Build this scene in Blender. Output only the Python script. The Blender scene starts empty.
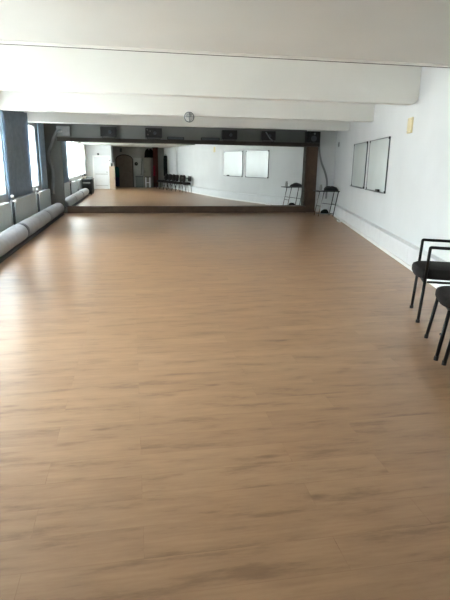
import bpy, bmesh, math, random
from mathutils import Vector, Matrix
random.seed(4)
PI = math.pi
S = bpy.context.scene
C = S.collection

# ------------------------------------------------------------ camera
F, PITCH, YAW, ROLL, EYE = 503.87, 0.2629, 0.1812, 0.0150, 1.55
fw = Vector((math.sin(YAW)*math.cos(PITCH), math.cos(YAW)*math.cos(PITCH), -math.sin(PITCH)))
r0 = Vector((math.cos(YAW), -math.sin(YAW), 0)); u0 = r0.cross(fw)
rt = math.cos(ROLL)*r0 + math.sin(ROLL)*u0
up = -math.sin(ROLL)*r0 + math.cos(ROLL)*u0
cd = bpy.data.cameras.new('camera'); co = bpy.data.objects.new('camera', cd); C.objects.link(co)
co.matrix_world = Matrix(((rt.x, up.x, -fw.x, 0), (rt.y, up.y, -fw.y, 0), (rt.z, up.z, -fw.z, EYE), (0, 0, 0, 1)))
cd.sensor_fit = 'VERTICAL'; cd.sensor_height = 36; cd.lens = F*36/600; cd.clip_start = .05
S.camera = co
# ------------------------------------------------------------ sky, daylight, exposure
w = bpy.data.worlds.new('overcast_sky'); S.world = w; w.use_nodes = True
nt = w.node_tree; nt.nodes.clear()
o = nt.nodes.new('ShaderNodeOutputWorld'); bg = nt.nodes.new('ShaderNodeBackground')
tc = nt.nodes.new('ShaderNodeTexCoord'); sp = nt.nodes.new('ShaderNodeSeparateXYZ'); cr = nt.nodes.new('ShaderNodeValToRGB')
cr.color_ramp.elements[0].position = .42; cr.color_ramp.elements[0].color = (.78, .80, .80, 1)
cr.color_ramp.elements[1].position = .56; cr.color_ramp.elements[1].color = (.90, .96, 1, 1)
mp = nt.nodes.new('ShaderNodeMapRange'); mp.inputs[1].default_value = -1; mp.inputs[2].default_value = 1
nt.links.new(tc.outputs['Generated'], sp.inputs[0]); nt.links.new(sp.outputs[2], mp.inputs[0]); nt.links.new(mp.outputs[0], cr.inputs[0])
nt.links.new(cr.outputs[0], bg.inputs[0]); bg.inputs[1].default_value = 9.0; nt.links.new(bg.outputs[0], o.inputs[0])
S.view_settings.view_transform = 'Standard'; S.view_settings.look = 'None'; S.view_settings.gamma = 1
S.view_settings.use_curve_mapping = False
S.view_settings.exposure = 2.0
S.cycles.max_bounces = 14; S.cycles.diffuse_bounces = 8; S.cycles.glossy_bounces = 6; S.cycles.transparent_max_bounces = 12
WINDOWS = [(13.8, 15.6), (8.5, 11.6), (5.45, 8.2), (2.2, 5.15)]
XW = -2.65; SILL, HEAD = .86, 2.50
for a, b in WINDOWS:
    l = bpy.data.lights.new('window_portal', 'AREA'); l.shape = 'RECTANGLE'; l.size = HEAD-SILL; l.size_y = b-a
    l.cycles.is_portal = True
    lo = bpy.data.objects.new('window_portal', l); C.objects.link(lo)
    lo.location = (XW-.33, (a+b)/2, (SILL+HEAD)/2); lo.rotation_euler = (0, -PI/2, 0)

# ------------------------------------------------------------ materials
def lin(c): return tuple(((v/255+.055)/1.055)**2.4 if v/255 > .04045 else v/255/12.92 for v in c)+(1,)
def mat(name, rgb, rough=.6, spec=.4, metal=0, noise=.04, scale=6, bump=0, bscale=60):
    m = bpy.data.materials.new(name); m.use_nodes = True; n = m.node_tree.nodes; L = m.node_tree.links
    b = n['Principled BSDF']; b.inputs['Roughness'].default_value = rough; b.inputs['Metallic'].default_value = metal
    b.inputs['Specular IOR Level'].default_value = spec
    t = n.new('ShaderNodeTexCoord'); no = n.new('ShaderNodeTexNoise'); no.inputs['Scale'].default_value = scale; no.inputs['Detail'].default_value = 4
    L.new(t.outputs['Object'], no.inputs['Vector'])
    r = n.new('ShaderNodeValToRGB'); c = lin(rgb)
    r.color_ramp.elements[0].position = .3; r.color_ramp.elements[1].position = .7
    r.color_ramp.elements[0].color = tuple(v*(1-noise*2) for v in c[:3])+(1,)
    r.color_ramp.elements[1].color = tuple(min(1, v*(1+noise)) for v in c[:3])+(1,)
    L.new(no.outputs[0], r.inputs[0]); L.new(r.outputs[0], b.inputs['Base Color'])
    if bump:
        n2 = n.new('ShaderNodeTexNoise'); n2.inputs['Scale'].default_value = bscale; L.new(t.outputs['Object'], n2.inputs['Vector'])
        bp = n.new('ShaderNodeBump'); bp.inputs['Strength'].default_value = bump; bp.inputs['Distance'].default_value = .01
        L.new(n2.outputs[0], bp.inputs['Height']); L.new(bp.outputs[0], b.inputs['Normal'])
    return m
M = dict(
    wall=mat('white_wall_paint', (206, 208, 209), .55, .3, noise=.02, scale=1.3, bump=.15, bscale=25),
    ceil=mat('soffit_paint', (202, 202, 197), .8, .2, noise=.02, scale=1.0),
    beam=mat('cream_beam_paint', (216, 215, 210), .7, .25, noise=.02, scale=1.0),
    batten=mat('white_batten', (222, 222, 215), .6, .3),
    panel=mat('dark_grey_panel', (112, 114, 112), .8, .2, noise=.05, scale=2),
    alcove=mat('alcove_grey_paint', (150, 150, 144), .8, .2, noise=.05, scale=2),
    trunk=mat('grey_trunking', (214, 216, 218), .5, .3, noise=.02),
    white=mat('white_gloss_paint', (232, 232, 230), .35, .5, noise=.01),
    sill=mat('white_sill', (225, 228, 228), .4, .5, noise=.02),
    radiator=mat('radiator_enamel', (206, 214, 215), .4, .5, noise=.02),
    pipe=mat('dark_pipe', (70, 76, 82), .5, .4),
    curtain=mat('blue_grey_curtain', (160, 177, 194), .9, .1, noise=.06, scale=9),
    duct=mat('grey_duct_wrap', (160, 162, 168), .42, .4, noise=.06, scale=5, bump=.3, bscale=9),
    band=mat('duct_band', (84, 86, 94), .5, .4),
    hose=mat('grey_hose', (128, 132, 133), .6, .3),
    box=mat('grey_box', (140, 143, 143), .7, .3),
    dwood=mat('dark_brown_wood', (80, 63, 51), .5, .25, noise=.12, scale=5),
    fwood=mat('frame_dark_wood', (52, 47, 43), .6, .2, noise=.12, scale=5),
    black=mat('black_metal', (13, 13, 14), .4, .3, noise=.02),
    blackp=mat('black_plastic', (30, 30, 31), .5, .4),
    seat=mat('charcoal_upholstery', (34, 31, 30), .8, .2, noise=.1, scale=60, bump=.2, bscale=300),
    chrome=mat('bright_steel', (200, 200, 200), .25, .5, metal=1, noise=.01),
    board=mat('whiteboard_enamel', (205, 211, 209), .22, .5, noise=.02, scale=2),
    alu=mat('grey_board_frame', (84, 88, 90), .4, .5, metal=.3),
    beige=mat('beige_cover', (214, 200, 160), .6, .3),
    arch=mat('arched_door_brown', (116, 104, 92), .7, .3, noise=.06),
    lgrey=mat('pale_grey_door', (168, 168, 162), .6, .3, noise=.05),
    mgrey=mat('mid_grey_metal', (116, 120, 117), .5, .4),
    tpanel=mat('taupe_panel', (138, 134, 122), .7, .3),
    teal=mat('teal_cloth', (20, 84, 84), .9, .1, noise=.1), navy=mat('navy_cloth', (34, 44, 78), .9, .1, noise=.1),
    red=mat('crimson_cloth', (158, 40, 60), .9, .1, noise=.1), maroon=mat('reddish_brown_cloth', (96, 54, 46), .9, .1, noise=.1),
    coat=mat('black_green_cloth', (20, 26, 24), .9, .1, noise=.1),
    card=mat('beige_laminate', (184, 164, 144), .6, .3, noise=.03),
    shade_strip=mat('edge_shade_grey', (96, 94, 90), .8, .1),  # grey for the shadow line drawn along the soffit edge
    seam=mat('door_seam_grey', (170, 170, 168), .6, .3),
    lampglass=mat('frosted_lamp_glass', (150, 150, 146), .3, .5),
)
def floor_mat():
    m = bpy.data.materials.new('oak_laminate'); m.use_nodes = True; n = m.node_tree.nodes; L = m.node_tree.links
    b = n['Principled BSDF']; t = n.new('ShaderNodeTexCoord')
    def mapped(sc, rot=0):
        q = n.new('ShaderNodeMapping'); q.inputs['Scale'].default_value = sc; q.inputs['Rotation'].default_value = (0, 0, rot)
        L.new(t.outputs['Object'], q.inputs[0]); return q
    q = mapped((1, 1, 1))
    br = n.new('ShaderNodeTexBrick'); L.new(q.outputs[0], br.inputs['Vector'])
    br.offset = .37; br.inputs['Scale'].default_value = 1; br.inputs['Brick Width'].default_value = 1.28; br.inputs['Row Height'].default_value = .192
    br.inputs['Mortar Size'].default_value = .0016; br.inputs['Mortar Smooth'].default_value = .4
    br.inputs['Color1'].default_value = lin((163, 129, 97)); br.inputs['Color2'].default_value = lin((154, 120, 89)); br.inputs['Mortar'].default_value = lin((150, 116, 85))
    # broad figure, stretched along the boards, offset per board by the brick tone
    add = n.new('ShaderNodeVectorMath'); add.operation = 'MULTIPLY_ADD'; L.new(br.outputs[0], add.inputs[0]); add.inputs[1].default_value = (30, 30, 0)
    q2 = mapped((1.7, 7.5, 1)); L.new(q2.outputs[0], add.inputs[2])
    n1 = n.new('ShaderNodeTexNoise'); n1.inputs['Scale'].default_value = 1.3; n1.inputs['Detail'].default_value = 5; n1.inputs['Roughness'].default_value = .62; L.new(add.outputs[0], n1.inputs['Vector'])
    r1 = n.new('ShaderNodeValToRGB'); e = r1.color_ramp.elements; e[0].position = .33; e[0].color = (.56, .50, .44, 1); e[1].position = .66; e[1].color = (1.10, 1.10, 1.10, 1)
    k = e.new(.46); k.color = (.90, .88, .86, 1); L.new(n1.outputs[0], r1.inputs[0])
    mx = n.new('ShaderNodeMix'); mx.data_type = 'RGBA'; mx.blend_type = 'MULTIPLY'; mx.inputs[0].default_value = .8
    L.new(br.outputs[0], mx.inputs[6]); L.new(r1.outputs[0], mx.inputs[7])
    # fine grain
    q3 = mapped((3, 40, 1)); n2 = n.new('ShaderNodeTexNoise'); n2.inputs['Scale'].default_value = 1.5; n2.inputs['Detail'].default_value = 3; L.new(q3.outputs[0], n2.inputs['Vector'])
    r2 = n.new('ShaderNodeValToRGB'); r2.color_ramp.elements[0].position = .3; r2.color_ramp.elements[0].color = (.90, .89, .88, 1); r2.color_ramp.elements[1].position = .65; r2.color_ramp.elements[1].color = (1.02, 1.02, 1.02, 1)
    L.new(n2.outputs[0], r2.inputs[0])
    mx2 = n.new('ShaderNodeMix'); mx2.data_type = 'RGBA'; mx2.blend_type = 'MULTIPLY'; mx2.inputs[0].default_value = .8
    L.new(mx.outputs[2], mx2.inputs[6]); L.new(r2.outputs[0], mx2.inputs[7])
    # sparse small knots
    q4 = mapped((2.6, 7.5, 1)); v = n.new('ShaderNodeTexVoronoi'); v.inputs['Scale'].default_value = .62; L.new(q4.outputs[0], v.inputs['Vector'])
    r3 = n.new('ShaderNodeValToRGB'); r3.color_ramp.elements[0].position = .02; r3.color_ramp.elements[0].color = (.5, .42, .34, 1); r3.color_ramp.elements[1].position = .13; r3.color_ramp.elements[1].color = (1, 1, 1, 1)
    L.new(v.outputs['Distance'], r3.inputs[0])
    mx3 = n.new('ShaderNodeMix'); mx3.data_type = 'RGBA'; mx3.blend_type = 'MULTIPLY'; mx3.inputs[0].default_value = .7
    L.new(mx2.outputs[2], mx3.inputs[6]); L.new(r3.outputs[0], mx3.inputs[7])
    L.new(mx3.outputs[2], b.inputs['Base Color'])
    mr = n.new('ShaderNodeMapRange'); mr.inputs[3].default_value = .27; mr.inputs[4].default_value = .37; L.new(n1.outputs[0], mr.inputs[0]); L.new(mr.outputs[0], b.inputs['Roughness'])
    b.inputs['Specular IOR Level'].default_value = .5
    return m
M['floor'] = floor_mat()
def mirror_mat():
    m = bpy.data.materials.new('mirror_silver'); m.use_nodes = True; b = m.node_tree.nodes['Principled BSDF']
    b.inputs['Base Color'].default_value = (.90, .92, .91, 1); b.inputs['Metallic'].default_value = 1; b.inputs['Roughness'].default_value = 0.0
    return m
M['mirror'] = mirror_mat()
def glass_mat():
    m = bpy.data.materials.new('window_glass'); m.use_nodes = True; n = m.node_tree.nodes; L = m.node_tree.links
    n.remove(n['Principled BSDF']); o = n['Material Output']; tr = n.new('ShaderNodeBsdfTransparent'); gl = n.new('ShaderNodeBsdfGlossy'); gl.inputs['Roughness'].default_value = .02
    mx = n.new('ShaderNodeMixShader'); fr = n.new('ShaderNodeFresnel'); fr.inputs[0].default_value = 1.45
    tr.inputs[0].default_value = (.96, .98, .97, 1)
    L.new(fr.outputs[0], mx.inputs[0]); L.new(tr.outputs[0], mx.inputs[1]); L.new(gl.outputs[0], mx.inputs[2]); L.new(mx.outputs[0], o.inputs[0])
    return m
M['glass'] = glass_mat()

def sheer_mat():
    m = bpy.data.materials.new('sheer_voile'); m.use_nodes = True; n = m.node_tree.nodes; L = m.node_tree.links
    n.remove(n['Principled BSDF']); o = n['Material Output']; tr = n.new('ShaderNodeBsdfTransparent'); tl = n.new('ShaderNodeBsdfTranslucent'); mx = n.new('ShaderNodeMixShader')
    tl.inputs[0].default_value = (.93, .95, .96, 1); mx.inputs[0].default_value = .75
    L.new(tr.outputs[0], mx.inputs[1]); L.new(tl.outputs[0], mx.inputs[2]); L.new(mx.outputs[0], o.inputs[0])
    return m
M['sheer'] = sheer_mat()
def cloth_glow(m, amount):              # cloth that lets some daylight through
    n = m.node_tree.nodes; L = m.node_tree.links; b = n['Principled BSDF']; o = n['Material Output']
    tl = n.new('ShaderNodeBsdfTranslucent'); mx = n.new('ShaderNodeMixShader'); mx.inputs[0].default_value = amount
    L.new(b.inputs['Base Color'].links[0].from_socket, tl.inputs[0]); L.new(b.outputs[0], mx.inputs[1]); L.new(tl.outputs[0], mx.inputs[2]); L.new(mx.outputs[0], o.inputs[0])
cloth_glow(M['curtain'], .3)

# ------------------------------------------------------------ helpers
def box(bm, x0, x1, y0, y1, z0, z1, mtx=None):
    ps = [(x0,y0,z0),(x1,y0,z0),(x1,y1,z0),(x0,y1,z0),(x0,y0,z1),(x1,y0,z1),(x1,y1,z1),(x0,y1,z1)]
    vs = [bm.verts.new(mtx @ Vector(p) if mtx else p) for p in ps]
    for f in ((0,3,2,1),(4,5,6,7),(0,1,5,4),(1,2,6,5),(2,3,7,6),(3,0,4,7)): bm.faces.new([vs[i] for i in f])
    return vs
def prism(bm, poly, z0, z1):
    a = [bm.verts.new((x, y, z0)) for x, y in poly]; b = [bm.verts.new((x, y, z1)) for x, y in poly]; n = len(poly)
    bm.faces.new(a[::-1]); bm.faces.new(b)
    for i in range(n): bm.faces.new((a[i], a[(i+1) % n], b[(i+1) % n], b[i]))
def tube(bm, pts, r, n=10, cap=True):
    pts = [Vector(p) for p in pts]; rs = r if isinstance(r, (list, tuple)) else [r]*len(pts)
    rings = []; ref = None
    for i, p in enumerate(pts):
        t = (pts[min(i+1, len(pts)-1)]-pts[max(i-1, 0)]).normalized()
        if ref is None:
            ref = Vector((0, 0, 1)) if abs(t.z) < .9 else Vector((1, 0, 0))
        a = (ref-t*ref.dot(t)).normalized(); ref = a; b = t.cross(a)
        rings.append([bm.verts.new(p+(a*math.cos(2*PI*k/n)+b*math.sin(2*PI*k/n))*rs[i]) for k in range(n)])
    for i in range(len(rings)-1):
        for k in range(n): bm.faces.new((rings[i][k], rings[i][(k+1) % n], rings[i+1][(k+1) % n], rings[i+1][k]))
    if cap: bm.faces.new(rings[0][::-1]); bm.faces.new(rings[-1])
def bend(pts, rad=.04, seg=5):
    pts = [Vector(p) for p in pts]; out = [pts[0]]
    for i in range(1, len(pts)-1):
        a, b, c = pts[i-1], pts[i], pts[i+1]; d = min(rad, (a-b).length*.45, (c-b).length*.45)
        p, q = b+(a-b).normalized()*d, b+(c-b).normalized()*d
        for k in range(seg+1):
            s = k/seg; out.append(p*(1-s)**2+b*2*s*(1-s)+q*s*s)
    out.append(pts[-1]); return out
def lathe(bm, prof, n=20, c=(0, 0, 0)):
    rings = [[bm.verts.new((c[0]+r*math.cos(2*PI*k/n), c[1]+r*math.sin(2*PI*k/n), c[2]+z)) for k in range(n)] for r, z in prof]
    for i in range(len(rings)-1):
        for k in range(n): bm.faces.new((rings[i][k], rings[i][(k+1) % n], rings[i+1][(k+1) % n], rings[i+1][k]))
    bm.faces.new(rings[0][::-1]); bm.faces.new(rings[-1])
def pad(bm, hx, hy, hz, c, e=.35, n=28, m=7, mtx=None):
    """cushion: superellipse outline, rounded rim"""
    rings = []
    for j in range(m+1):
        ph = -PI/2+PI*j/m; cz = math.copysign(abs(math.sin(ph))**.6, math.sin(ph))*hz; s = max(abs(math.cos(ph))**.3, .02)
        s = 1-(1-s)*min(1, hz/hx*2.2) if j not in (0, m) else .9*1-(.0)
        ring = []
        for k in range(n):
            a = 2*PI*k/n; x = math.copysign(abs(math.cos(a))**e, math.cos(a))*hx*s; y = math.copysign(abs(math.sin(a))**e, math.sin(a))*hy*s
            v = Vector((x+c[0], y+c[1], cz+c[2])); ring.append(bm.verts.new(mtx @ v if mtx else v))
        rings.append(ring)
    for i in range(m):
        for k in range(n): bm.faces.new((rings[i][k], rings[i][(k+1) % n], rings[i+1][(k+1) % n], rings[i+1][k]))
    bm.faces.new(rings[0][::-1]); bm.faces.new(rings[-1])
def obj(name, bm, m, parent=None, bevel=0, smooth=False):
    bmesh.ops.recalc_face_normals(bm, faces=bm.faces[:])
    me = bpy.data.meshes.new(name); bm.to_mesh(me); bm.free(); me.materials.append(M[m] if isinstance(m, str) else m)
    o = bpy.data.objects.new(name, me); C.objects.link(o)
    if parent: o.parent = parent
    if smooth:
        for p in me.polygons: p.use_smooth = True
    if bevel:
        b = o.modifiers.new('bevel', 'BEVEL'); b.width = bevel; b.segments = 2; b.limit_method = 'ANGLE'
    return o
def part(name, m, parent, fn, bevel=0, smooth=False):
    bm = bmesh.new(); fn(bm); return obj(name, bm, m, parent, bevel, smooth)
def thing(name, label, cat, loc=(0, 0, 0), rz=0, group=None):
    o = bpy.data.objects.new(name, None); C.objects.link(o); o.location = loc; o.rotation_euler = (0, 0, rz); o.empty_display_size = .1
    o['label'] = label; o['category'] = cat
    if group: o['group'] = group
    return o
def tag(o, label, cat, group=None):
    o['label'] = label; o['category'] = cat
    if group: o['group'] = group
    return o
def struct(name, m, fn, bevel=0):
    o = part(name, m, None, fn, bevel); o['kind'] = 'structure'; return o
def dup(root, loc, rz, label, group=None):
    r = root.copy(); C.objects.link(r); r.location = loc; r.rotation_euler = (0, 0, rz); r['label'] = label
    if group: r['group'] = group
    for ch in [c for c in src if c.parent == root]:
        c = ch.copy(); C.objects.link(c); c.parent = r
        for g in [g for g in src if g.parent == ch]:
            d = g.copy(); C.objects.link(d); d.parent = c
    return r

# ------------------------------------------------------------ the room
R0, AL, D = 2.6018, 0.2463, 16.652      # right wall runs at a slant, mirror plane at y = D
TA = math.tan(AL); YB = -1.8            # back wall
def wx(y): return R0+y*TA
LOW, TOP = 2.541, 3.16
KX = [(-9, 0), (1.5, 0), (1.85, .0137), (3.1, .0585), (3.6, .0659), (4.4, .077), (9, .0771)]
def gs(x):
    for (a, p), (c, q) in zip(KX, KX[1:]):
        if x <= c: return p+(q-p)*(x-a)/(c-a)
def gy(x):                               # the mirror wall bows slightly back towards its right end
    y = D; t = 1.5
    while t < x: y += gs(t+.005)*.01; t += .01
    return y
YE = D+.32
struct('floor', 'floor', lambda b: prism(b, [(XW-.35, YB-.2), (wx(YB)+.2, YB-.2), (wx(YE+.2)+.2, YE+.2), (XW-.35, YE+.2)], -.1, 0))
struct('ceiling', 'beam', lambda b: prism(b, [(XW-.35, 4.9), (wx(4.9)+.2, 4.9), (wx(YE+.2)+.2, YE+.2), (XW-.35, YE+.2)], TOP, TOP+.15))
struct('ceiling_soffit', 'ceil', lambda b: prism(b, [(XW-.35, YB-.2), (wx(YB)+.2, YB-.2), (wx(5.03)+.2, 5.03), (XW-.35, 5.03)], LOW+.012, TOP+.15))
struct('trim_1', 'batten', lambda b: box(b, XW, wx(5.05), 5.03, 5.10, LOW-.002, LOW+.05), .004)
struct('soffit_shade_strip', 'shade_strip', lambda b: box(b, XW, wx(5.1), 5.10, 5.125, LOW-.003, LOW+.05))  # added dark strip, stands in for the shadow line behind the batten
for i, (y, t) in enumerate(((8.156, .2), (11.439, .2), (14.584, .2))):
    def fn(b, y=y, t=t):
        # rounded lower corner where the beam meets the slanted wall
        y += .12; r = .13 if y < 9 else .03
        def ring(yy):
            x1 = wx(yy)-.002; pts = [(XW-.1, TOP+.02), (XW-.1, LOW)]
            pts += [(x1-r+r*math.sin(q), LOW+r-r*math.cos(q)) for q in [PI/2*k/6 for k in range(7)]]+[(x1, TOP+.02)]
            return [b.verts.new((x, yy, z)) for x, z in pts]
        f, g = ring(y-t), ring(y); n = len(f)
        b.faces.new(f); b.faces.new(g[::-1])
        for i in range(n): b.faces.new((f[i], f[(i+1) % n], g[(i+1) % n], g[i]))
    o = struct('ceiling_beam_%d' % (i+1), 'beam', fn)
def lw(b):
    ys = [YB-.2]+[v for a in sorted(WINDOWS) for v in a]+[YE+.2]
    for k in range(0, len(ys), 2): box(b, XW-.35, XW, ys[k], ys[k+1], 0, TOP)
    for a, c in WINDOWS:
        box(b, XW-.35, XW, a, c, 0, SILL); box(b, XW-.35, XW, a, c, HEAD, TOP)
struct('wall_left', 'wall', lw)
struct('wall_right', 'wall', lambda b: prism(b, [(wx(YB-.2), YB-.2), (wx(YB-.2)+.2, YB-.2), (wx(YE+.2)+.2, YE+.2), (wx(YE+.2), YE+.2)], 0, TOP))
struct('wall_end', 'wall', lambda b: box(b, XW, wx(YE)+.1, YE, YE+.2, 0, TOP))
struct('wall_end_panel', 'panel', lambda b: prism(b, [(XW, D+.022), (1.5, D+.022)]+[(x, gy(x)+.022) for x in (2.2, 3, 4, 5, 5.79)]+[(5.79, YE), (XW, YE)], 0, TOP))
struct('wall_back', 'alcove', lambda b: box(b, XW, wx(YB)+.1, YB-.2, YB, 0, TOP))
# the closet that juts out beside the alcove, its door faces the mirror
struct('wall_closet', 'wall', lambda b: box(b, XW, -1.17, YB, 1.3, 0, LOW+.02))
# pilaster on the right wall
RZ = -AL                                # local y runs along the slanted wall
def on_wall(name, label=None, cat=None, y=0, group=None):
    o = bpy.data.objects.new(name, None); C.objects.link(o); o.location = (wx(y), y, 0); o.rotation_euler = (0, 0, -AL)
    if label: tag(o, label, cat, group)
    return o                            # local -x points into the room
def wmtx(y): return Matrix.Translation((wx(y), y, 0)) @ Matrix.Rotation(-AL, 4, 'Z')
struct('wall_pilaster', 'wall', lambda b: box(b, -.14, .05, 0, .75, 0, LOW+.02, wmtx(.2)), .004)
LR = (D-.02-5.0)/math.cos(AL)
struct('baseboard_right', 'white', lambda b: box(b, -.155, .02, -6.9, LR-.1, 0, .055, wmtx(5)), .004)
struct('trim_2', 'trunk', lambda b: box(b, -.13, .02, -6.9, LR-.1, .055, .335, wmtx(5)), .008)
def trunk_joints(b):
    for k in range(9): box(b, -.1345, -.128, -5.6+k*2.0, -5.56+k*2.0, .06, .33, wmtx(5))
struct('trim_3', 'trunk', trunk_joints)

# windows
for i, (a, c) in enumerate(WINDOWS):
    wn = bpy.data.objects.new('window_%d' % (i+1), None); C.objects.link(wn); wn.location = (XW-.2, a, SILL); wn['kind'] = 'structure'
    W, Hh = c-a, HEAD-SILL
    def fr(b):
        t = .06
        box(b, -.04, .04, 0, W, 0, t); box(b, -.04, .04, 0, W, Hh-t, Hh); box(b, -.04, .04, 0, t, t, Hh-t); box(b, -.04, .04, W-t, W, t, Hh-t)
        box(b, -.04, .04, W/2-.04, W/2+.04, t, Hh-t)
    part('window_frame', 'white', wn, fr, .005)
    part('pane', 'glass', wn, lambda b: (box(b, -.004, .004, .06, W/2-.04, .06, Hh-.06), box(b, -.004, .004, W/2+.04, W-.06, .06, Hh-.06)))
    part('window_sill', 'sill', wn, lambda b: box(b, .04, .205, 0, W, 0, .03), .006)

# ------------------------------------------------------------ the mirror
mr = thing('wall_mirror', 'wide wall mirror across the far end of the room in a dark wooden frame', 'mirror', (0, D, 0))
MX0, MX1, MZ0, MZ1 = -2.08, 5.80, .215, 2.15
def mirror_fn(b):
    xs = [MX0-.02, -1.2, -.4, .4, 1.0, 1.4]+[1.5+k*.1 for k in range(43)]
    rows = [[b.verts.new((x, gy(x)-D, z)) for x in xs] for z in (MZ0-.03, MZ1+.03)]
    for i in range(len(xs)-1): b.faces.new((rows[0][i], rows[0][i+1], rows[1][i+1], rows[1][i]))
part('mirror_glass', 'mirror', mr, mirror_fn, smooth=True)
def rail(x0, x1, yf, z0, z1):
    xs = [x0, 1.5, 2.2, 3, 4, 5, x1]
    return lambda b: prism(b, [(x0, yf), (x1, yf)]+[(x, gy(x)-D+.018) for x in xs[::-1]], z0, z1)
part('top_rail', 'fwood', mr, rail(MX0-.10, 6.13, -.10, MZ1+.008, MZ1+.12))
part('side_post', 'dwood', mr, lambda b: box(b, MX1, 6.17, .12, .29, 0.002, MZ1+.006), .004)
part('side_post', 'panel', mr, lambda b: box(b, MX0-.10, MX0, -.03, .02, 0.25, MZ1+.006), .004)
part('bottom_rail', 'dwood', mr, rail(-2.02, 5.798, -.05, .002, MZ0))

# things above the mirror stand on its top rail (top at 2.28)
zt = MZ1+.12
def fixture(x0, x1, z1, label, kind):
    t = thing('spotlight_box' if kind else 'speaker_bar', label, 'spotlight' if kind else 'speaker', ((x0+x1)/2, D-.07, zt))
    h = (x1-x0)/2; H = z1-zt
    if kind:
        part('housing', 'blackp', t, lambda b: box(b, -h, h, -.09, .08, .05, H), .012)
        part('bracket', 'black', t, lambda b: (box(b, -h*.8, h*.8, -.05, .05, 0, .012), box(b, -h*.8, -h*.8+.012, -.03, .03, .01, .1), box(b, h*.8-.012, h*.8, -.03, .03, .01, .1)))
        part('lens', 'pipe', t, lambda b: tube(b, [(h*.15, -.088, H*.55), (h*.15, -.115, H*.55)], min(.05, h*.35), 16), smooth=True)
    else:
        part('housing', 'blackp', t, lambda b: box(b, -h, h, -.05, .05, 0, H), .012)
        part('grille', 'pipe', t, lambda b: box(b, -h+.03, h-.03, -.056, -.049, .015, H-.015))
    return t
fixture(-.90, -.41, 2.60, 'dark box lamp on the mirror top rail, leftmost of its kind', 1)
pj = fixture(.45, .96, 2.60, 'dark boxy lamp with bright dots left of the slim bars above the mirror', 1)
for x, z in ((-.21, .26), (-.19, .12), (-.12, .22)): part('indicator', 'chrome', pj, lambda b: box(b, x, x+.025, -.096, -.089, z, z+.03))
fixture(1.12, 1.65, 2.36, 'slim black bar on the mirror top rail, left of the two', 0)
fixture(2.18, 2.78, 2.36, 'slim black bar on the mirror top rail, right of the two', 0)
fixture(2.85, 3.34, 2.60, 'dark box lamp directly right of the slim bars above the mirror', 1)
fx = fixture(4.14, 4.60, 2.60, 'dark box lamp with a slanting pale arm above the mirror', 1)
part('arm', 'hose', fx, lambda b: tube(b, [(-.1, -.10, .30), (.02, -.12, .12), (.14, -.10, .03)], .018, 8), smooth=True)
sk = thing('loudspeaker', 'black loudspeaker on top of the brown post right of the mirror', 'speaker', (5.86, D-.10, zt))
part('cabinet', 'black', sk, lambda b: box(b, -.22, .22, -.16, .09, 0, .355), .012)
def cone(b, x, z, r):
    tube(b, [(x, -.159, z), (x, -.170, z)], r, 20)
part('woofer', 'pipe', sk, lambda b: cone(b, 0, .13, .095), smooth=False)
part('tweeter', 'hose', sk, lambda b: cone(b, .02, .28, .03), smooth=False)

# air hose and its box, far left corner
hb = thing('air_hose', 'pale grey hose hanging in the dark corner left of the mirror, from a box', 'hose', (-2.0, D-.1, 0))
part('outlet_box', 'box', hb, lambda b: box(b, -.18, .20, -.06, .118, 2.30, 2.58), .01)
hp = [(-.02, -.07, 2.46), (-.15, -.07, 2.42), (-.26, -.05, 2.25), (-.34, -.04, 2.04), (-.43, -.02, 1.85), (-.44, -.02, 1.62), (-.37, -.02, 1.37), (-.36, -.02, 1.1), (-.40, -.02, .82), (-.40, 0, .6)]
def smoothp(pts, k=5):
    pts = [Vector(p) for p in pts]; out = []
    for i in range(len(pts)-1):
        p0, p1, p2, p3 = pts[max(i-1, 0)], pts[i], pts[i+1], pts[min(i+2, len(pts)-1)]
        for s in range(k):
            t = s/k; out.append(.5*((2*p1)+(p2-p0)*t+(2*p0-5*p1+4*p2-p3)*t*t+(3*p1-p0-3*p2+p3)*t**3))
    return out+[pts[-1]]
part('hose', 'hose', hb, lambda b: tube(b, smoothp(hp), .05, 12), smooth=True)

# cord on the end wall, right of the mirror
tag(part('power_cord', 'box', None, lambda b: tube(b, smoothp([(6.24, YE-.025, 2.5), (6.27, YE-.025, 2.1), (6.36, YE-.025, 1.7), (6.52, YE-.03, 1.35), (6.62, YE-.03, 1.0), (6.62, YE-.03, .45)]), .035, 8), smooth=True),
    'grey cord running down the far wall behind the small table', 'cord')

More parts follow.
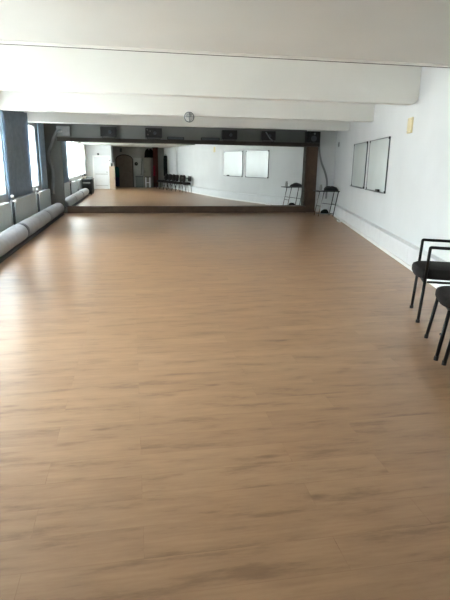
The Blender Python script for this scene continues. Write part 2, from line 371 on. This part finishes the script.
# ------------------------------------------------------------ left side: curtains, radiators, pipes, duct
def curtain(y0, y1, label, folds):
    t = thing('curtain', label, 'curtain', (XW+.09, (y0+y1)/2, 0), 0, 'blue-grey curtains')
    h = (y1-y0)/2; n = folds*8
    def fn(b):
        zs = [.775, 1.0, 1.4, 1.9, 2.3, 2.72]; g = []
        for z in zs:
            k = 1-.06*(2.72-z)
            g.append([(-.0+.032*math.sin(2*PI*folds*i/n+.5*math.sin(i*.37))*(.6+.4*k)+.008*math.sin(i*1.7+z), (-h+2*h*i/n)*(.97+.03*k)) for i in range(n+1)])
        f = [[b.verts.new((x-.004, y, z)) for x, y in row] for row, z in zip(g, zs)]
        r = [[b.verts.new((x+.004, y, z)) for x, y in row] for row, z in zip(g, zs)]
        for q, rev in ((f, 0), (r, 1)):
            for j in range(len(zs)-1):
                for i in range(n): b.faces.new((q[j][i], q[j][i+1], q[j+1][i+1], q[j+1][i]))
        for j in range(len(zs)-1):
            for i in (0, n): b.faces.new((f[j][i], f[j+1][i], r[j+1][i], r[j][i]))
        for j in (0, len(zs)-1):
            for i in range(n): b.faces.new((f[j][i], f[j][i+1], r[j][i+1], r[j][i]))
    part('cloth', 'curtain', t, fn, smooth=True)
    part('curtain_rail', 'white', t, lambda b: box(b, -.088, .02, -h-.02, h+.02, 2.72, 2.755), .004)
curtain(11.36, 14.08, 'wide blue-grey curtain between the two windows, nearest the camera', 5)
curtain(15.55, 16.62, 'blue-grey curtain beyond the last window, next to the mirror', 3)

def sheer(y0, y1, label):
    h = (y1-y0)/2; t = thing('sheer_curtain', label, 'curtain', (XW-.03, (y0+y1)/2, 0), 0, 'white sheer curtains')
    n = int(h*2/.035)
    def fn(b):
        rows = [[b.verts.new((.016*math.sin(i*.9+.6*math.sin(i*.31)), -h+2*h*i/n, z)) for i in range(n+1)] for z in (SILL+.04, 1.6, HEAD-.02)]
        for p, q in zip(rows, rows[1:]):
            for i in range(n): b.faces.new((p[i], p[i+1], q[i+1], q[i]))
    part('cloth', 'sheer', t, fn, smooth=True)
    part('curtain_wire', 'white', t, lambda b: tube(b, [(0, -h, HEAD-.015), (0, h, HEAD-.015)], .006, 6))
for (a, c), lab in zip(WINDOWS, ('white sheer curtain in the narrow bright window beside the mirror', 'white sheer curtain in the window at the left edge of the view', 'white sheer curtain seen in the mirror above the ribbed radiator', 'white sheer curtain in the mirror, nearest the white closet door')):
    sheer(a+.01, c-.01, lab)

def radiator(y0, y1, z0, z1, label, ribs):
    t = thing('radiator', label, 'radiator', (XW, (y0+y1)/2, 0), 0, 'radiators under the windows')
    h = (y1-y0)/2
    part('panel', 'radiator', t, lambda b: box(b, .06, .17, -h, h, z0, z1), .008)
    if ribs:
        for k in range(int((2*h-.08)/.12)): part('rib', 'white', t, lambda b: box(b, .168, .18, -h+.04+k*.12, -h+.07+k*.12, z0+.03, z1-.03))
    for s in (-1, 1): part('wall_bracket', 'pipe', t, lambda b: box(b, .006, .06, s*h*.7-.02, s*h*.7+.02, z0+.1, z1-.08))
    part('valve', 'white', t, lambda b: tube(b, [(.115, h+.03, z0+.08), (.115, h+.03, z0+.17)], .022, 10), smooth=True)
    part('supply_pipe', 'pipe', t, lambda b: tube(b, [(.115, h-.02, z0+.08), (.115, h+.03, z0+.08), (.115, h+.03, .0)], .012, 8))
radiator(11.62, 14.05, .24, .755, 'pale grey radiator below the wide blue-grey curtain', 0)
radiator(14.62, 16.5, .24, .75, 'pale grey radiator below the last window beside the mirror', 0)
radiator(8.8, 11.1, .24, .735, 'pale grey radiator at the left edge below the nearest window', 0)
radiator(5.2, 7.9, .24, .73, 'ribbed white radiator seen only in the mirror behind the floor duct end', 1)
for y, lab in ((11.40, 'dark upright heating pipe left of the wide curtain radiator'), (14.36, 'dark upright heating pipe between the two far radiators')):
    t = thing('heating_pipe', lab, 'pipe', (XW+.165, y, 0), 0, 'dark heating pipes')
    part('pipe', 'pipe', t, lambda b: tube(b, [(0, 0, 0), (0, 0, .80)], .027, 12), smooth=True)
    part('valve', 'white', t, lambda b: (tube(b, [(.0, 0, .74), (.08, 0, .74)], .03, 12), tube(b, [(0, 0, .80), (0, 0, .86)], .035, 12)), smooth=True)

dt = thing('floor_duct', 'long fat grey wrapped duct lying on the floor under the radiators', 'duct', (-2.215, 0, 0))
RD = .17; RZ0 = .20
def seg(y0, y1, squash=1.0):
    def fn(b):
        n = 28; m = 22; rings = []
        for j in range(m+1):
            s = j/m; y = y0+(y1-y0)*s
            e = min(s, 1-s)*(y1-y0); k = .80+.20*min(1, e/.10)**.5
            wob = 1+.015*math.sin(y*5.1)+.01*math.sin(y*11)
            ring = []
            for q in range(n):
                a = 2*PI*q/n; rr = RD*k*wob; x = rr*math.cos(a)*1.03; z = RZ0+rr*math.sin(a)*.97; ring.append(b.verts.new((x, y, z)))
            rings.append(ring)
        for i in range(m):
            for q in range(n): b.faces.new((rings[i][q], rings[i][(q+1) % n], rings[i+1][(q+1) % n], rings[i+1][q]))
        b.faces.new(rings[0][::-1]); b.faces.new(rings[-1])
    return fn
for y0, y1 in ((7.75, 10.55), (10.68, 13.5), (13.56, 16.15)): part('duct_section', 'duct', dt, seg(y0, y1), smooth=True)
for y0, y1, k in ((10.52, 10.71, .93), (13.48, 13.58, .86)):
    part('joint_band', 'band', dt, lambda b: tube(b, [(0, y0, RZ0), (0, y1, RZ0)], RD*k, 28), smooth=True)

part('duct_shade_strip', 'pipe', dt, lambda b: box(b, -.13, .15, 7.85, 16.1, 0, .05), .01)  # dark box added to draw the shadow between duct and floor

# ------------------------------------------------------------ right wall: whiteboards, cover, pendant lamp, table
def whiteboard(y0, y1, label, near):
    t = on_wall('whiteboard', label, 'whiteboard', y0, 'whiteboards on the right wall')
    L = (y1-y0)/math.cos(AL); z0, z1 = 1.03, 2.125
    part('writing_surface', 'board', t, lambda b: box(b, -.018, -.001, .01, L-.01, z0+.01, z1-.01))
    def fr(b):
        e = .016
        box(b, -.026, -.001, 0, L, z0, z0+e); box(b, -.026, -.001, 0, L, z1-e, z1); box(b, -.026, -.001, 0, e, z0+e, z1-e); box(b, -.026, -.001, L-e, L, z0+e, z1-e)
    part('frame', 'alu', t, fr)
    for yy in (0, L-.05):
        for zz in (z0-.003, z1-.047): part('corner_cap', 'black', t, lambda b: box(b, -.032, -.0005, yy-.004, yy+.054, zz, zz+.05), .006)
    part('pen_tray', 'alu', t, lambda b: (box(b, -.075, -.024, .12, L-.12, z0-.004, z0+.004), box(b, -.077, -.072, .12, L-.12, z0, z0+.014)))
    return t, z0
t, z0 = whiteboard(9.64, 11.44, 'whiteboard on the right wall nearer the camera, eraser on its tray', True)
whiteboard(11.72, 13.42, 'whiteboard on the right wall farther from the camera, close to the mirror', False)
er = on_wall('board_eraser', 'black board eraser lying on the tray of the nearer whiteboard', 'eraser', 10.05)
part('handle', 'blackp', er, lambda b: box(b, -.070, -.028, 0, .24, z0+.018, z0+.06), .006)
part('felt', 'coat', er, lambda b: box(b, -.066, -.032, .004, .236, z0+.0045, z0+.018))
cv = on_wall('junction_cover', 'beige square cover plate high on the right wall', 'cover plate', 8.22)
part('plate', 'beige', cv, lambda b: box(b, -.03, -.001, 0, .26, 2.11, 2.36), .008)
for y in (.03, .23):
    for z in (2.14, 2.33): part('screw', 'hose', cv, lambda b: tube(b, [(-.029, y, z), (-.033, y, z)], .008, 8))
c2 = on_wall('wall_socket', 'small grey socket high on the far end of the right wall', 'socket', 16.2)
part('plate', 'box', c2, lambda b: box(b, -.03, -.001, 0, .10, 2.16, 2.30), .006)
part('socket_face', 'hose', c2, lambda b: tube(b, [(-.03, .05, 2.23), (-.036, .05, 2.23)], .03, 14))

lp = thing('cage_lamp', 'small round caged lamp fixed to the lower edge of the second beam', 'lamp', (1.24, 11.358, 2.50))
part('base', 'hose', lp, lambda b: tube(b, [(0, -.001, .01), (0, -.045, .01)], .075, 20))
def dome(b):
    prof = [(.001, -.135)]+[(.085*math.sin(a), -.05-.085*math.cos(a)) for a in [PI/12*k for k in range(1, 7)]]
    n = 20; rings = [[b.verts.new((r*math.cos(2*PI*k/n), y, .01+r*math.sin(2*PI*k/n))) for k in range(n)] for r, y in prof]
    for i in range(len(rings)-1):
        for k in range(n): b.faces.new((rings[i][k], rings[i][(k+1) % n], rings[i+1][(k+1) % n], rings[i+1][k]))
    b.faces.new(rings[-1])
part('glass_dome', 'lampglass', lp, dome, smooth=True)
def cage(b):
    for a in (0, PI/2):
        pts = [Vector((.10*math.cos(q)*math.cos(a), -.04-.105*math.sin(q), .01+.10*math.cos(q)*math.sin(a))) for q in [PI*k/14 for k in range(15)]]
        tube(b, pts, .007, 6)
    tube(b, [(.10*math.cos(2*PI*k/24), -.045, .01+.10*math.sin(2*PI*k/24)) for k in range(25)], .009, 6)
part('wire_cage', 'pipe', lp, cage, smooth=True)

# small table by the end of the right wall
tb = thing('side_table', 'small black folding table with crossed legs in the far right corner', 'table', (6.06, 15.5, 0))
part('tabletop', 'black', tb, lambda b: box(b, -.38, .36, -.22, .22, .765, .79), .008)
for s in (-1, 1):
    part('leg', 'chrome', tb, lambda b: tube(b, [(-.30, s*.19, .0), (-.15, s*.19, .765)], .013, 8), smooth=True)['label'] = 'steel leg leaning inwards'
    part('leg', 'black', tb, lambda b: tube(b, [(.20, s*.17, .0), (.33, s*.17, .765)], .014, 8), smooth=True)
part('lower_shelf', 'mgrey', tb, lambda b: box(b, -.275, .225, -.17, .17, .07, .085))
part('crossbar', 'black', tb, lambda b: (tube(b, [(-.24, -.19, .32), (-.24, .19, .32)], .009, 8), tube(b, [(.26, -.17, .36), (.26, .17, .36)], .009, 8), tube(b, [(-.22, -.19, .42), (.26, -.17, .36)], .008, 8)))
def lump(b, hx, hy, hz, seed):
    random.seed(seed); n, m = 16, 8
    rings = []
    for j in range(m):
        ph = (j+.0)/(m-1)*PI/2; ring = []
        for k in range(n):
            a = 2*PI*k/n; rr = (1+.12*math.sin(3*a+seed)+random.uniform(-.06, .06))*max(math.cos(ph), .05)**.6
            ring.append(b.verts.new((hx*rr*math.cos(a), hy*rr*math.sin(a), hz*math.sin(ph)*(1+.15*math.cos(2*a+seed)))))
        rings.append(ring)
    for i in range(m-1):
        for k in range(n): b.faces.new((rings[i][k], rings[i][(k+1) % n], rings[i+1][(k+1) % n], rings[i+1][k]))
    b.faces.new(rings[0][::-1]); b.faces.new(rings[-1])
bg_ = part('black_bag', 'blackp', None, lambda b: lump(b, .24, .13, .13, 2), smooth=True); bg_.location = (6.18, 15.5, .791)
tag(bg_, 'low black bag lying on the small folding table', 'bag')
jg = thing('glass_jar', 'small pale jar standing on the left end of the folding table', 'jar', (5.83, 15.42, .791))
part('body', 'lampglass', jg, lambda b: lathe(b, [(.045, 0), (.05, .01), (.05, .13), (.035, .15), (.035, .165)]), smooth=True)
part('lid', 'lgrey', jg, lambda b: lathe(b, [(.04, .165), (.04, .19)]))
b2 = part('cloth_bundle', 'coat', None, lambda b: lump(b, .13, .10, .11, 5), smooth=True); b2.location = (6.05, 15.5, .086)
tag(b2, 'dark bundle on the low shelf of the folding table', 'bundle')
# plug strip by the skirting
ps = on_wall('extension_socket', 'small white extension socket on the floor by the far right trunking', 'socket', 13.6)
part('body', 'white', ps, lambda b: box(b, -.27, -.20, 0, .34, 0, .045), .006)
for k in range(3): part('outlet', 'mgrey', ps, lambda b: tube(b, [(-.235, .06+k*.11, .045), (-.235, .06+k*.11, .048)], .022, 12))
part('cable', 'lgrey', ps, lambda b: tube(b, smoothp([(-.235, .34, .02), (-.24, .5, .012), (-.19, .7, .012), (-.26, .95, .012), (-.20, 1.2, .012)]), .010, 6), smooth=True)

# ------------------------------------------------------------ chairs along the right wall
nv = Vector((-math.cos(AL), math.sin(AL), 0)); dv = Vector((math.sin(AL), math.cos(AL), 0)); CZ = PI-AL
def make_armchair(label):
    t = thing('armchair', label, 'chair', (0, 0, 0), 0)
    hw = .285
    for s in (-1, 1):
        part('leg', 'black', t, lambda b: tube(b, [(.25, s*hw, 0), (.227, s*hw, .45)], .016, 10), smooth=True)
        part('leg', 'black', t, lambda b: tube(b, [(-.33, s*hw*.93, 0), (-.25, s*hw*.93, .45)], .017, 10), smooth=True)
        part('armrest', 'black', t, lambda b: tube(b, bend([(.228, s*hw, .44), (.213, s*hw, .783), (-.28, s*hw, .775), (-.28, s*hw*.94, .60)], .012), .0155, 10), smooth=True)
        part('back_post', 'black', t, lambda b: tube(b, [(-.25, s*hw*.93, .44), (-.31, s*hw*.9, .92)], .015, 10), smooth=True)
    part('seat', 'seat', t, lambda b: pad(b, .305, .28, .052, (.015, 0, .505), .5), smooth=True)
    part('seat_frame', 'black', t, lambda b: (tube(b, bend([(.228, hw, .44), (.228, hw, .425), (.228, -hw, .425), (.228, -hw, .44)], .06), .014, 8), tube(b, [(-.25, hw*.93, .43), (-.25, -hw*.93, .43)], .014, 8), tube(b, [(.205, hw-.01, .43), (-.25, hw*.92, .43)], .012, 8), tube(b, [(.205, -hw+.01, .43), (-.25, -hw*.92, .43)], .012, 8)), smooth=True)
    R = Matrix.Translation((-.295, 0, .74)) @ Matrix.Rotation(-.12, 4, 'Y') @ Matrix.Rotation(PI/2, 4, 'Y')
    part('backrest', 'seat', t, lambda b: pad(b, .15, .25, .026, (0, 0, 0), .5, mtx=R), smooth=True)
    for s in (-1, 1):
        for x in (.25, -.33): part('foot_cap', 'blackp', t, lambda b: tube(b, [(x, s*hw*(1 if x > 0 else .93), 0), (x, s*hw*(1 if x > 0 else .93), .03)], .021, 10))
    return t
def make_chair(label):
    t = thing('stacking_chair', label, 'chair', (0, 0, 0), 0)
    hw = .29
    for s in (-1, 1):
        part('leg', 'black', t, lambda b: tube(b, [(.27, s*hw, 0), (.21, s*hw*.93, .43)], .016, 10), smooth=True)
        part('leg', 'black', t, lambda b: tube(b, [(-.34, s*hw, 0), (-.21, s*hw*.93, .43)], .016, 10), smooth=True)
        part('back_post', 'black', t, lambda b: tube(b, bend([(-.20, s*.2, .42), (-.28, s*.2, .42), (-.34, s*.2, .84)], .06), .014, 10), smooth=True)
        part('side_rail', 'black', t, lambda b: tube(b, [(.21, s*hw*.93, .425), (-.21, s*hw*.93, .425)], .014, 8), smooth=True)
        for x in (.27, -.34): part('foot_cap', 'blackp', t, lambda b: tube(b, [(x, s*hw, 0), (x*.99, s*hw, .035)], .019, 10))
    for x in (.2, -.2): part('cross_rail', 'black', t, lambda b: tube(b, [(x, hw*.92, .42), (x, -hw*.92, .42)], .014, 8))
    part('seat', 'seat', t, lambda b: pad(b, .27, .275, .046, (.0, 0, .478), .5), smooth=True)
    R = Matrix.Translation((-.31, 0, .72)) @ Matrix.Rotation(-.14, 4, 'Y') @ Matrix.Rotation(PI/2, 4, 'Y')
    part('backrest', 'seat', t, lambda b: pad(b, .20, .26, .042, (0, 0, 0), .6, mtx=R), smooth=True)
    part('screw_cap', 'chrome', t, lambda b: tube(b, [(.24, .262, .22), (.262, .262, .22)], .010, 8))
    return t
def seat_at(front, off=.25): return Vector((front[0], front[1], 0))-nv*off
AZ = .415; av = Vector((-math.cos(AZ), math.sin(AZ), 0))
ac = make_armchair('black tubular armchair by the right wall, its two square arm loops showing')
ac.location = Vector((2.975, 4.80, 0))-av*.25; ac.rotation_euler = (0, 0, PI-AZ)
ch = make_chair('black armless chair cut by the right edge, in front of the armchair')
ch.location = Vector((2.56, 3.815, 0))-av*.27; ch.rotation_euler = (0, 0, PI-AZ)
bpy.context.view_layer.update()
src = list(bpy.data.objects)
row = [((2.35, 3.15), 'black armless chair right behind the frame-edge chair, third of the row in the mirror'),
       ((2.12, 2.25), 'black armless chair in the mirror, right one of the middle pair'),
       ((1.97, 1.62), 'black armless chair in the mirror, left one of the middle pair'),
       ((1.80, .80), 'black armless chair in the mirror beside the hanging coat, nearer the middle pair'),
       ((1.62, .12), 'black armless chair in the mirror, last of the row at the alcove')]
for f, lab in row:
    p = seat_at(f, .27); dup(ch, p, CZ-.08+random.uniform(-.08, .08), lab, 'armless chairs along the right wall')
ch['group'] = 'armless chairs along the right wall'

# ------------------------------------------------------------ behind the camera, seen in the mirror
# closet door
dr = bpy.data.objects.new('door_1', None); C.objects.link(dr); dr.location = (-1.78, 1.3, 0); dr['kind'] = 'structure'
part('door_frame', 'white', dr, lambda b: (box(b, -.50, -.42, 0, .05, 0, 1.95), box(b, .42, .50, 0, .05, 0, 1.95), box(b, -.50, .50, 0, .05, 1.87, 1.95)), .005)
dl = part('door_leaf', 'trunk', dr, lambda b: box(b, -.42, .42, 0, .03, .01, 1.87))
part('rail', 'seam', dl, lambda b: (box(b, -.36, .36, .03, .036, .86, .90), box(b, -.36, .36, .03, .036, .20, .23)))
part('door_handle', 'black', dl, lambda b: tube(b, bend([(.36, .03, 1.0), (.36, .07, 1.0), (.27, .07, 1.0)], .015), .010, 8))
sl = thing('closet_lamp', 'small dark wall lamp above the white closet door in the mirror', 'lamp', (-1.93, 1.3, 1.99))
part('mount', 'mgrey', sl, lambda b: box(b, -.05, .05, 0, .02, 0, .09))
part('shade', 'pipe', sl, lambda b: tube(b, [(0, .02, .05), (0, .10, .04)], [.035, .06], 14))
# laminate cupboard with things on top
cb = thing('laminate_cupboard', 'narrow beige cupboard at the alcove edge in the mirror', 'cupboard', (-1.16, 1.52, 0))
part('body', 'card', cb, lambda b: box(b, -.15, .17, -.2, .2, 0, 1.34), .005)
part('door', 'card', cb, lambda b: box(b, -.145, .165, .2, .215, .08, 1.32), .004)
part('door_handle', 'black', cb, lambda b: box(b, .12, .135, .215, .235, .6, .75))
for x, z, r, h, mname, lab in ((-1.27, 1.341, .045, .34, 'white', 'tall white canister on the beige cupboard'), (-1.16, 1.341, .05, .22, 'blackp', 'black canister on the beige cupboard between two pale ones'), (-1.05, 1.341, .04, .28, 'lgrey', 'grey canister on the beige cupboard, nearest the alcove')):
    o = thing('canister', lab, 'canister', (x, 1.55, z))
    part('body', mname, o, lambda b: lathe(b, [(r*.9, 0), (r, .01), (r, h*.8), (r*.6, h*.9)]), smooth=True)
    part('lid', 'black' if mname != 'blackp' else 'white', o, lambda b: lathe(b, [(r*.62, h*.9), (r*.62, h)]))
# equipment trolley by the left wall
eq = thing('equipment_trolley', 'black equipment trolley by the windows in the mirror, past the duct end', 'trolley', (-2.2, 6.7, 0))
part('cabinet', 'blackp', eq, lambda b: box(b, -.20, .26, -.75, .75, .06, .72), .01)
part('top_board', 'black', eq, lambda b: box(b, -.22, .29, -.80, .80, .72, .76), .006)
part('name_strip', 'lgrey', eq, lambda b: box(b, -.16, .20, .75, .756, .56, .62))
for x in (-.16, .22):
    for y in (-.7, .7): part('caster', 'black', eq, lambda b: tube(b, [(x-.015, y, .03), (x+.015, y, .03)], .03, 12))
mz = thing('mixing_desk', 'small dark mixing desk lying on the black equipment trolley', 'audio mixer', (-2.1, 6.6, .762))
part('body', 'mgrey', mz, lambda b: box(b, -.14, .16, -.2, .2, 0, .09), .006)
for k in range(5): part('fader_knob', 'white', mz, lambda b: box(b, -.10+k*.05, -.085+k*.05, -.1, -.08+.02*(k % 2), .09, .105))
cl = thing('clamp_lamp', 'black clamp lamp sticking up from the black equipment trolley', 'lamp', (-2.33, 7.2, .762))
part('base', 'black', cl, lambda b: lathe(b, [(.07, 0), (.07, .02), (.02, .03)]))
part('arm', 'black', cl, lambda b: tube(b, [(0, 0, .02), (-.04, 0, .16), (.06, 0, .24)], .014, 8))
part('head', 'black', cl, lambda b: tube(b, [(.03, 0, .27), (.11, .02, .17)], [.03, .07], 14))

yb = YB
# arched door in the back wall
ad = bpy.data.objects.new('door_2', None); C.objects.link(ad); ad.location = (-.46, yb, 0); ad['kind'] = 'structure'
def arch(b, hw, h, y0, y1):
    zc = h-hw*.62; pts = [(-hw, 0), (hw, 0)]+[(hw*math.cos(a), zc+hw*.62*math.sin(a)) for a in [PI*k/16 for k in range(17)]]
    f = [b.verts.new((x, y0, z)) for x, z in pts]; g = [b.verts.new((x, y1, z)) for x, z in pts]; n = len(pts)
    b.faces.new(f); b.faces.new(g[::-1])
    for i in range(n): b.faces.new((f[i], f[(i+1) % n], g[(i+1) % n], g[i]))
part('door_frame', 'fwood', ad, lambda b: arch(b, .57, 2.09, .0, .03))
dl = part('door_leaf', 'arch', ad, lambda b: arch(b, .52, 2.04, .03, .05))
part('door_handle', 'chrome', dl, lambda b: tube(b, [(.42, .05, 1.0), (.42, .10, 1.0), (.34, .10, 1.0)], .012, 8))
d3 = bpy.data.objects.new('door_3', None); C.objects.link(d3); d3.location = (.43, yb, 0); d3['kind'] = 'structure'
part('door_frame', 'alcove', d3, lambda b: (box(b, -.32, -.27, 0, .04, 0, 1.93), box(b, .27, .32, 0, .04, 0, 1.93), box(b, -.27, .27, 0, .04, 1.87, 1.93)))
part('door_leaf', 'lgrey', d3, lambda b: box(b, -.27, .27, 0, .025, .01, 1.87))
wr = thing('door_wreath', 'dark round bundle hanging on the pale grey door in the mirror', 'wreath', (.31, yb+.05, 1.50))
part('ring', 'coat', wr, lambda b: tube(b, [(.07*math.cos(2*PI*k/16), 0, .07*math.sin(2*PI*k/16)) for k in range(17)], .04, 8), smooth=True)
part('ribbon', 'lgrey', wr, lambda b: box(b, .10, .125, -.02, .0, -.55, .28))
rl = thing('coat_rail', 'bright slanting metal rod beside the pale grey door in the mirror', 'rod', (.66, yb+.08, 0))
part('rod', 'chrome', rl, lambda b: tube(b, bend([(-.04, 0, .78), (-.02, 0, 1.4), (.05, 0, 1.90)], .1), .014, 8))
part('hook', 'chrome', rl, lambda b: tube(b, [(.05, 0, 1.88), (.05, -.079, 1.88)], .012, 8))
bn = thing('metal_bin', 'grey metal bin before the pale grey door in the mirror', 'bin', (.49, yb+.35, 0))
part('body', 'mgrey', bn, lambda b: box(b, -.25, .25, -.2, .2, 0, .68), .01)
part('lid', 'pipe', bn, lambda b: box(b, -.26, .26, -.21, .21, .68, .72), .008)
# locker behind the stool
lk = thing('tall_locker', 'tall taupe locker at the right of the alcove in the mirror', 'locker', (1.06, yb+.26, 0))
part('body', 'tpanel', lk, lambda b: box(b, -.27, .20, -.25, .25, 0, 1.90), .005)
part('door', 'tpanel', lk, lambda b: box(b, -.26, .19, .25, .262, .05, 1.88), .003)
part('handle', 'black', lk, lambda b: box(b, -.22, -.20, .262, .28, .95, 1.10))
bgt = part('duffel_bag', 'coat', None, lambda b: lump(b, .33, .20, .50, 7), smooth=True); bgt.location = (1.16, yb+.26, 1.901)
tag(bgt, 'dark bulging bag on top of the tall taupe locker in the mirror', 'bag')
st = thing('white_stool', 'white legged stool in front of the taupe locker in the mirror', 'stool', (1.02, yb+.85, 0))
part('seat', 'blackp', st, lambda b: box(b, -.18, .18, -.15, .15, .66, .70), .01)
for x in (-1, 1):
    for y in (-1, 1): part('leg', 'white', st, lambda b: box(b, x*.13-.035, x*.13+.035, y*.12-.025, y*.12+.025, 0, .66), .006)
part('crossbar', 'white', st, lambda b: (box(b, -.10, .10, -.13, -.11, .3, .34), box(b, -.10, .10, .11, .13, .3, .34)))
def hanging(name, m, label, cat, x0, x1, y, z0, z1, folds=3, dep=.05, hook=True):
    t = thing(name, label, cat, ((x0+x1)/2, y, 0)); h = (x1-x0)/2; n = folds*8
    def fn(b):
        rows = []
        for j, z in enumerate([z0, z0+(z1-z0)*.4, z0+(z1-z0)*.8, z1-.06, z1]):
            k = (1, .97, .92, .8, .45)[j] if hook else 1
            fr = [b.verts.new(((-h+2*h*i/n)*k, dep/2+.02*math.sin(2*PI*folds*i/n+j), z)) for i in range(n+1)]
            bk = [b.verts.new(((-h+2*h*i/n)*k, -dep/2, z)) for i in range(n, -1, -1)]
            rows.append(fr+bk)
        N = len(rows[0])
        for a, c in zip(rows, rows[1:]):
            for i in range(N): b.faces.new((a[i], a[(i+1) % N], c[(i+1) % N], c[i]))
        b.faces.new(rows[0][::-1]); b.faces.new(rows[-1])
    part('cloth', m, t, fn, smooth=True)
    if hook: part('hook', 'black', t, lambda b: tube(b, bend([(0, 0, z1-.01), (0, 0, z1+.06), (0, -.07, z1+.06)], .02), .008, 6))
    return t
tt = hanging('garment_bag', 'teal', 'teal and navy garment hanging left of the arched door in the mirror', 'garment', -1.13, -.80, yb+.10, .62, 1.30, 2)
part('lower_cloth', 'navy', tt, lambda b: box(b, -.15, .15, -.02, .03, .04, .63), .01)
cu = thing('alcove_curtain', 'reddish-brown curtain at the right side of the dark alcove in the mirror', 'curtain', (1.56, yb+.45, 0))
def cfn(b):
    n = 24; fr = []; zs = (.03, 1.2, 2.5)
    for z in zs: fr.append([b.verts.new((-.16+.32*i/n, .03*math.sin(2*PI*i/8), z)) for i in range(n+1)]+[b.verts.new((-.16+.32*i/n, .03*math.sin(2*PI*i/8)-.02, z)) for i in range(n, -1, -1)])
    N = len(fr[0])
    for a, c in zip(fr, fr[1:]):
        for i in range(N): b.faces.new((a[i], a[(i+1) % N], c[(i+1) % N], c[i]))
    b.faces.new(fr[0][::-1]); b.faces.new(fr[-1])
part('cloth', 'maroon', cu, cfn, smooth=True)
part('rail', 'black', cu, lambda b: box(b, -.20, .20, -.03, .03, 2.5, LOW+.012))
rs = hanging('red_scarf', 'red', 'crimson scarf hanging on the reddish-brown curtain in the mirror', 'scarf', 1.40, 1.53, yb+.53, .75, 1.40, 2, .03, False)
ct = hanging('winter_coat', 'coat', 'long black coat hanging on the white wall past the alcove in the mirror', 'coat', 1.76, 2.04, yb+.5, .75, 2.05, 2, .16)
ct.location = (wx(-1.1)-.13, -1.1, 0); ct.rotation_euler = (0, 0, CZ-PI/2)
sg = thing('alcove_sign', 'small dark sign box high on the alcove wall in the mirror', 'sign', (-.66, yb, 2.24))
part('housing', 'blackp', sg, lambda b: box(b, -.07, .07, 0, .06, 0, .22), .006)
part('face', 'pipe', sg, lambda b: box(b, -.055, .055, .06, .063, .02, .20))
